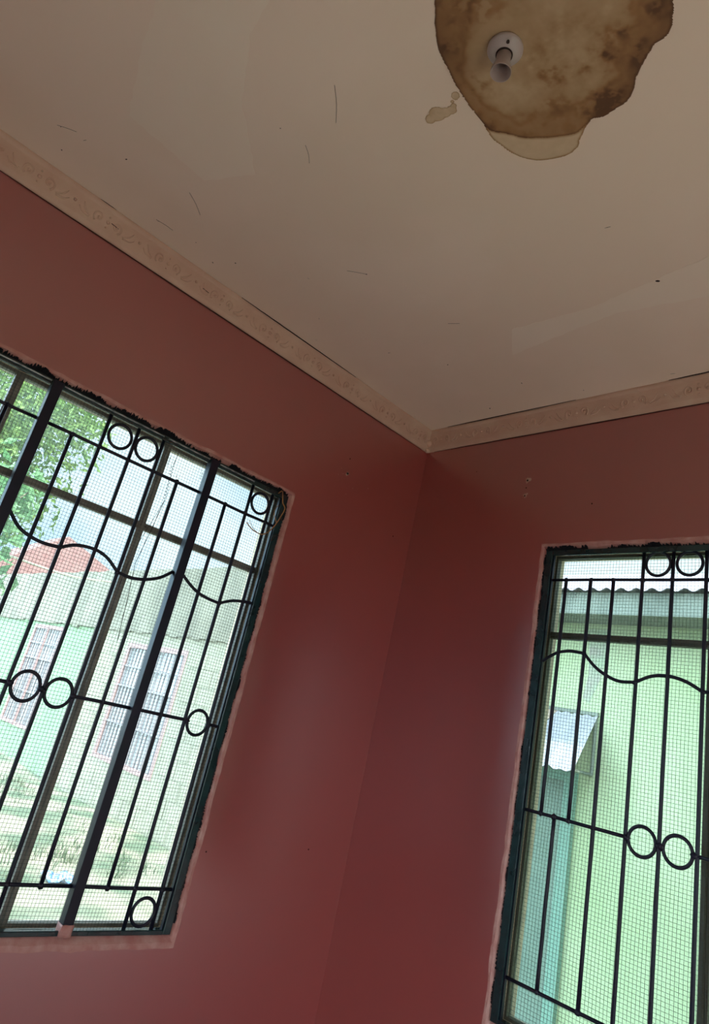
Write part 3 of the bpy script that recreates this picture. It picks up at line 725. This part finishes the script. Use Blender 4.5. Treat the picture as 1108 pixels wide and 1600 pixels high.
# blockwork courses as shallow grooves: built as raised blocks
for r0 in range(11):
    zz = -.15 + r0 * .225
    for c0 in range(13):
        xx = -9.33 + c0 * .42 + (.21 if r0 % 2 else 0)
        a, b_ = xx, min(xx + .405, -4.72)
        if b_ - a < .05 or a < -9.34: continue
        if b_ > -8.17 and a < -6.26 and zz + .21 > .36 and zz < 2.12: continue
        if zz + .21 > 2.29: continue
        box(bmw, (a, WY - .028, zz), (b_, WY - .021, zz + .212))
kid('block_wall', bmw, 'cream')
bmb = bmesh.new(); n = 60
for k in range(n):
    x0 = -17.3 + 12.7 * k / n; x1 = -17.3 + 12.7 * (k + 1) / n
    zt_ = 3.26 + .035 * mnoise.noise(Vector((k * .35, 1, 1)))
    zb_ = 2.25 + .05 * mnoise.noise(Vector((k * .8, 5, 1)))
    box(bmb, (x0, WY - .05, zb_), (x1, WY + .2, zt_))
kid('parapet', bmb, 'beam')
kid('end_wall', bbox((-4.9, WY + .2, -.2), (-4.7, WY + 4.2, 3.2)), 'cream')
kid('roof', bbox((-17.3, WY + .2, 2.9), (-4.9, WY + 4.2, 3.0)), 'beam')
kid('drainpipe', tube(bmesh.new(), [(-9.30, WY - .10, -.2), (-9.30, WY - .10, 2.25)], .05, 10), 'beam')
def barred_door(x0, x1, z0, z1, nbar, split):
    y = WY + .02
    bm = bmesh.new()
    box(bm, (x0, y - .05, z0), (x0 + .07, y, z1)); box(bm, (x1 - .07, y - .05, z0), (x1, y, z1)); box(bm, (x0 + .07, y - .05, z1 - .07), (x1 - .07, y, z1)); box(bm, (x0 + .07, y - .05, z0), (x1 - .07, y, z0 + .06))
    d = kid('door_frame', bm, 'pinkframe')
    obj('door_panel', bbox((x0 + .07, y - .01, z0 + .06), (x1 - .07, y + .02, split)), 'whitesheet', d)
    obj('door_window', bbox((x0 + .07, y + .01, split), (x1 - .07, y + .02, z1 - .07)), 'glass_dark', d)
    bm = bmesh.new()
    for k in range(nbar):
        x = x0 + .07 + (x1 - x0 - .14) * (k + .5) / nbar
        box(bm, (x - .009, y - .035, z0 + .06), (x + .009, y - .015, z1 - .07))
    for zz in (split, split + (z1 - split) * .45, z0 + (split - z0) * .5): box(bm, (x0 + .07, y - .04, zz - .012), (x1 - .07, y - .012, zz + .012))
    obj('door_bars', bm, 'bars', d)
    xm = (x0 + x1) / 2
    obj('centre_post', bbox((xm - .03, y - .06, z0), (xm + .03, y - .03, z1)), 'pinkframe', d)
barred_door(-12.45, -10.9, .33, 2.19, 11, 1.55)
barred_door(-8.13, -6.30, .40, 2.08, 15, 1.45)
bm = tube(bmesh.new(), crom([(-5.8, -.22, 2.49), (-7.6, 1.2, 2.70), (-9.52, WY - .06, 3.05)], 8), .012, 6)
tag(obj('washing_line', bm, 'cable'), 'thin cream line strung from the tree to the low house wall', 'cord')

# red roofed house further back
hb = thing('red_roofed_house', 'far house with faded red hipped roof peeping above the low wall', 'house', (-20, 6.4, -.2))
bm = bmesh.new()
A = [(-23, 2.4, 3.4), (-17.4, 2.4, 3.4), (-17.4, 8.6, 3.4), (-23, 8.6, 3.4)]; R_ = [(-20.6, 4.95, 5.25), (-19.2, 4.95, 5.25)]
v = [bm.verts.new(p) for p in A]; q = [bm.verts.new(p) for p in R_]
bm.faces.new((v[0], v[1], q[1], q[0])); bm.faces.new((v[1], v[2], q[1])); bm.faces.new((v[2], v[3], q[0], q[1])); bm.faces.new((v[3], v[0], q[0])); bm.faces.new(v[::-1])
local(obj('roof', bm, 'redroof', hb)); local(obj('wall', bbox((-22.8, 2.6, -.2), (-17.6, 8.4, 3.4)), 'cream', hb))

# ------------------------------------------------------------------ outside: green house seen through the right window
hg = thing('green_house', 'light green house with corrugated roof facing the right window', 'house', (.6, 4.5, -.2))
def kg(name, bm, m, par=None):
    o = obj(name, bm, m, par or hg)
    if par is None: o.location = -hg.location
    return o
kg('wall', bbox((-3.4, 2.9, -.2), (6, 6.2, 2.80)), 'greenwall')
bm = bmesh.new(); nxx = 520; rows = []
for (y, zz) in ((2.48, 2.935), (4.5, 3.70)):
    rows.append([bm.verts.new((-3.6 + 9.8 * k / nxx, y, zz + .013 * math.cos(2 * math.pi * (9.8 * k / nxx) / .115))) for k in range(nxx + 1)])
for k in range(nxx): bm.faces.new((rows[0][k], rows[0][k + 1], rows[1][k + 1], rows[1][k]))
rows = []
for (y, zz) in ((4.5, 3.70), (6.6, 2.9)):
    rows.append([bm.verts.new((-3.6 + 9.8 * k / nxx, y, zz + .013 * math.cos(2 * math.pi * (9.8 * k / nxx) / .115))) for k in range(nxx + 1)])
for k in range(nxx): bm.faces.new((rows[0][k], rows[0][k + 1], rows[1][k + 1], rows[1][k]))
rf = kg('corrugated_roof', bm, 'roof'); sdm = rf.modifiers.new('s', 'SOLIDIFY'); sdm.thickness = .003
kg('fascia', bbox((-3.5, 2.54, 2.755), (6.1, 2.57, 2.925)), 'fascia')
kg('soffit', bbox((-3.5, 2.57, 2.765), (6.1, 2.9, 2.785)), 'fascia')
# bare plaster streak
bm = bmesh.new(); P_ = [(-.61, 2.72), (-.42, 2.72), (-.425, 2.54), (-.47, 2.32), (-.545, 2.13), (-.60, 2.17), (-.57, 2.35), (-.585, 2.58)]
f1 = [bm.verts.new((x, 2.8985, z_)) for x, z_ in P_]; f2 = [bm.verts.new((x, 2.9, z_)) for x, z_ in P_]
bm.faces.new(f1)
for k in range(len(P_)): bm.faces.new((f1[k], f1[(k + 1) % len(P_)], f2[(k + 1) % len(P_)], f2[k]))
MT['patch'] = mat('faded_plaster', (.27, .27, .22), .9, (.26, .33, .22), 8); bmesh.ops.recalc_face_normals(bm, faces=bm.faces)
kg('plaster_patch', bm, 'patch')
df = bmesh.new(); box(df, (-1.42, 2.85, -.15), (-1.34, 2.9, 1.62)); box(df, (-.66, 2.85, -.15), (-.575, 2.9, 1.62)); box(df, (-1.34, 2.85, 1.54), (-.66, 2.9, 1.62))
d_ = kg('door_frame', df, 'doorframe')
obj('door_leaf', bbox((-1.34, 2.87, -.12), (-.66, 2.90, 1.54)), 'door', d_)
obj('door_step', bbox((-1.5, 2.6, -.2), (-.5, 2.9, -.12)), 'beam', d_)
# sheet-metal awning above the door
aw = thing('door_awning', 'small galvanised sheet awning with rusty edge above the green house door', 'awning', (-.9, 2.9, 1.6))
bm = bmesh.new(); n = 80; ra, rb = [], []
for k in range(n + 1):
    t = k / n; wv = .008 * math.cos(t * 2 * math.pi * 11)
    ra.append(bm.verts.new((-1.42 + .97 * t, 2.88, 2.04 + wv))); rb.append(bm.verts.new((-1.44 + 1.09 * t, 2.40, 1.60 + wv + .006 * math.sin(k * .5))))
for k in range(n): bm.faces.new((ra[k], ra[k + 1], rb[k + 1], rb[k]))
o = local(obj('sheet', bm, 'awning', aw)); s_ = o.modifiers.new('s', 'SOLIDIFY'); s_.thickness = .003
bm = bmesh.new()
for a, c in (((-1.42, 2.89, 1.62), (-1.42, 2.44, 1.615)), ((-.47, 2.89, 1.62), (-.40, 2.44, 1.615))):
    tube(bm, [a, c], .012, 6); tube(bm, [a, (a[0], 2.89, 2.02)], .012, 6)
local(obj('bracket', bm, 'fascia', aw))
bm = bmesh.new(); box(bm, (-1.42, 2.875, 2.045), (-.45, 2.899, 2.07)); local(obj('fixing_batten', bm, 'fascia', aw))
P_ = [(-.87, .98), (-.79, .98), (-.82, .7), (-.86, .45), (-.93, .25), (-.97, .45), (-.93, .75)]
bm = bmesh.new(); vv = [bm.verts.new((x, 2.40 + .48 * t, 1.60 + .44 * t + .012)) for x, t in P_]; bm.faces.new(vv)
o = local(obj('rust_patch', bm, 'rust', aw)); s_ = o.modifiers.new('s', 'SOLIDIFY'); s_.thickness = .002

# ------------------------------------------------------------------ outside: trees
def leaves(bm, c, rad, n, size, rnd, hollow=.35, clump=14):
    cl = []
    for k in range(clump):
        while True:
            p = Vector((rnd.uniform(-1, 1), rnd.uniform(-1, 1), rnd.uniform(-1, 1)))
            if hollow < p.length < .95: break
        cl.append(p)
    for k in range(n):
        q = rnd.choice(cl) + Vector((rnd.gauss(0, .19), rnd.gauss(0, .19), rnd.gauss(0, .17)))
        if q.length > 1.12: continue
        p = Vector(c) + Vector((q.x * rad[0], q.y * rad[1], q.z * rad[2]))
        l = size * rnd.uniform(.6, 1.2); w_ = l * .42
        d = Vector((rnd.uniform(-1, 1), rnd.uniform(-1, 1), rnd.uniform(-1.2, .3))).normalized(); s = d.cross(Vector((rnd.uniform(-1, 1), rnd.uniform(-1, 1), rnd.uniform(-1, 1)))).normalized()
        nn = d.cross(s) * (w_ * .25)
        a = bm.verts.new(p); b_ = bm.verts.new(p + d * l * .45 + s * w_ * .5 + nn); e = bm.verts.new(p + d * l); f_ = bm.verts.new(p + d * l * .45 - s * w_ * .5 + nn); m_ = bm.verts.new(p + d * l * .5)
        bm.faces.new((a, b_, e, m_)); bm.faces.new((a, m_, e, f_))
    return bm
def tree(name, c, rad, base, n, size, label, lm, seed, clump=16, nbranch=9):
    rnd = random.Random(seed); root = thing(name, label, 'tree', base)
    bm = bmesh.new(); B0 = Vector(base); C0 = Vector(c)
    tube(bm, crom([B0, B0.lerp(C0, .35) + Vector((.08, -.05, 0)), B0.lerp(C0, .75), C0], 5), [.13 * (1 - .75 * k / 15) * min(1, rad[0] / 1.2) for k in range(16)], 8)
    local(obj('trunk', bm, 'bark', root, smooth=True))
    bm = bmesh.new()
    for k in range(nbranch):
        a = rnd.uniform(0, 6.28); e = C0 + Vector((math.cos(a) * rad[0] * .85, math.sin(a) * rad[1] * .85, rnd.uniform(-.7, .8) * rad[2])); s = B0.lerp(C0, rnd.uniform(.6, .95))
        tube(bm, crom([s, s.lerp(e, .5) + Vector((0, 0, .12 * rad[2])), e], 5), [.035 * (1 - .085 * i) * min(1, rad[0] / 1.2) for i in range(11)], 5)
    local(obj('branches', bm, 'bark', root, smooth=True))
    local(obj('foliage', leaves(bmesh.new(), c, rad, n, size, rnd, clump=clump), lm, root))
    return root
tree('leafy_tree', (-6.0, -1.45, 3.85), (1.7, 1.7, 1.75), (-6.2, -1.9, -.25), 26000, .115, 'tall leafy green tree at the left edge of the left window', 'leaf', 11, 34, 16)
tree('broadleaf_sapling', (-3.6, -1.08, 2.30), (.6, .50, .85), (-3.7, -1.3, -.25), 1000, .15, 'smaller broad-leaved sapling in front of the low house', 'leaf2', 5, 12, 7)
# blue and white litter on the ground
bm = bmesh.new()
g2 = [[bm.verts.new((-4.20 + .045 * i + .02 * rnd.random(), .66 + .05 * j + .02 * rnd.random(), -.165 + .06 * rnd.random())) for j in range(6)] for i in range(7)]
for i in range(6):
    for j in range(5): bm.faces.new((g2[i][j], g2[i + 1][j], g2[i + 1][j + 1], g2[i][j + 1]))
lt = tag(obj('plastic_bag', bm, 'litter'), 'crumpled blue and white plastic bag lying on the yard', 'bag')
s_ = lt.modifiers.new('s', 'SOLIDIFY'); s_.thickness = .004
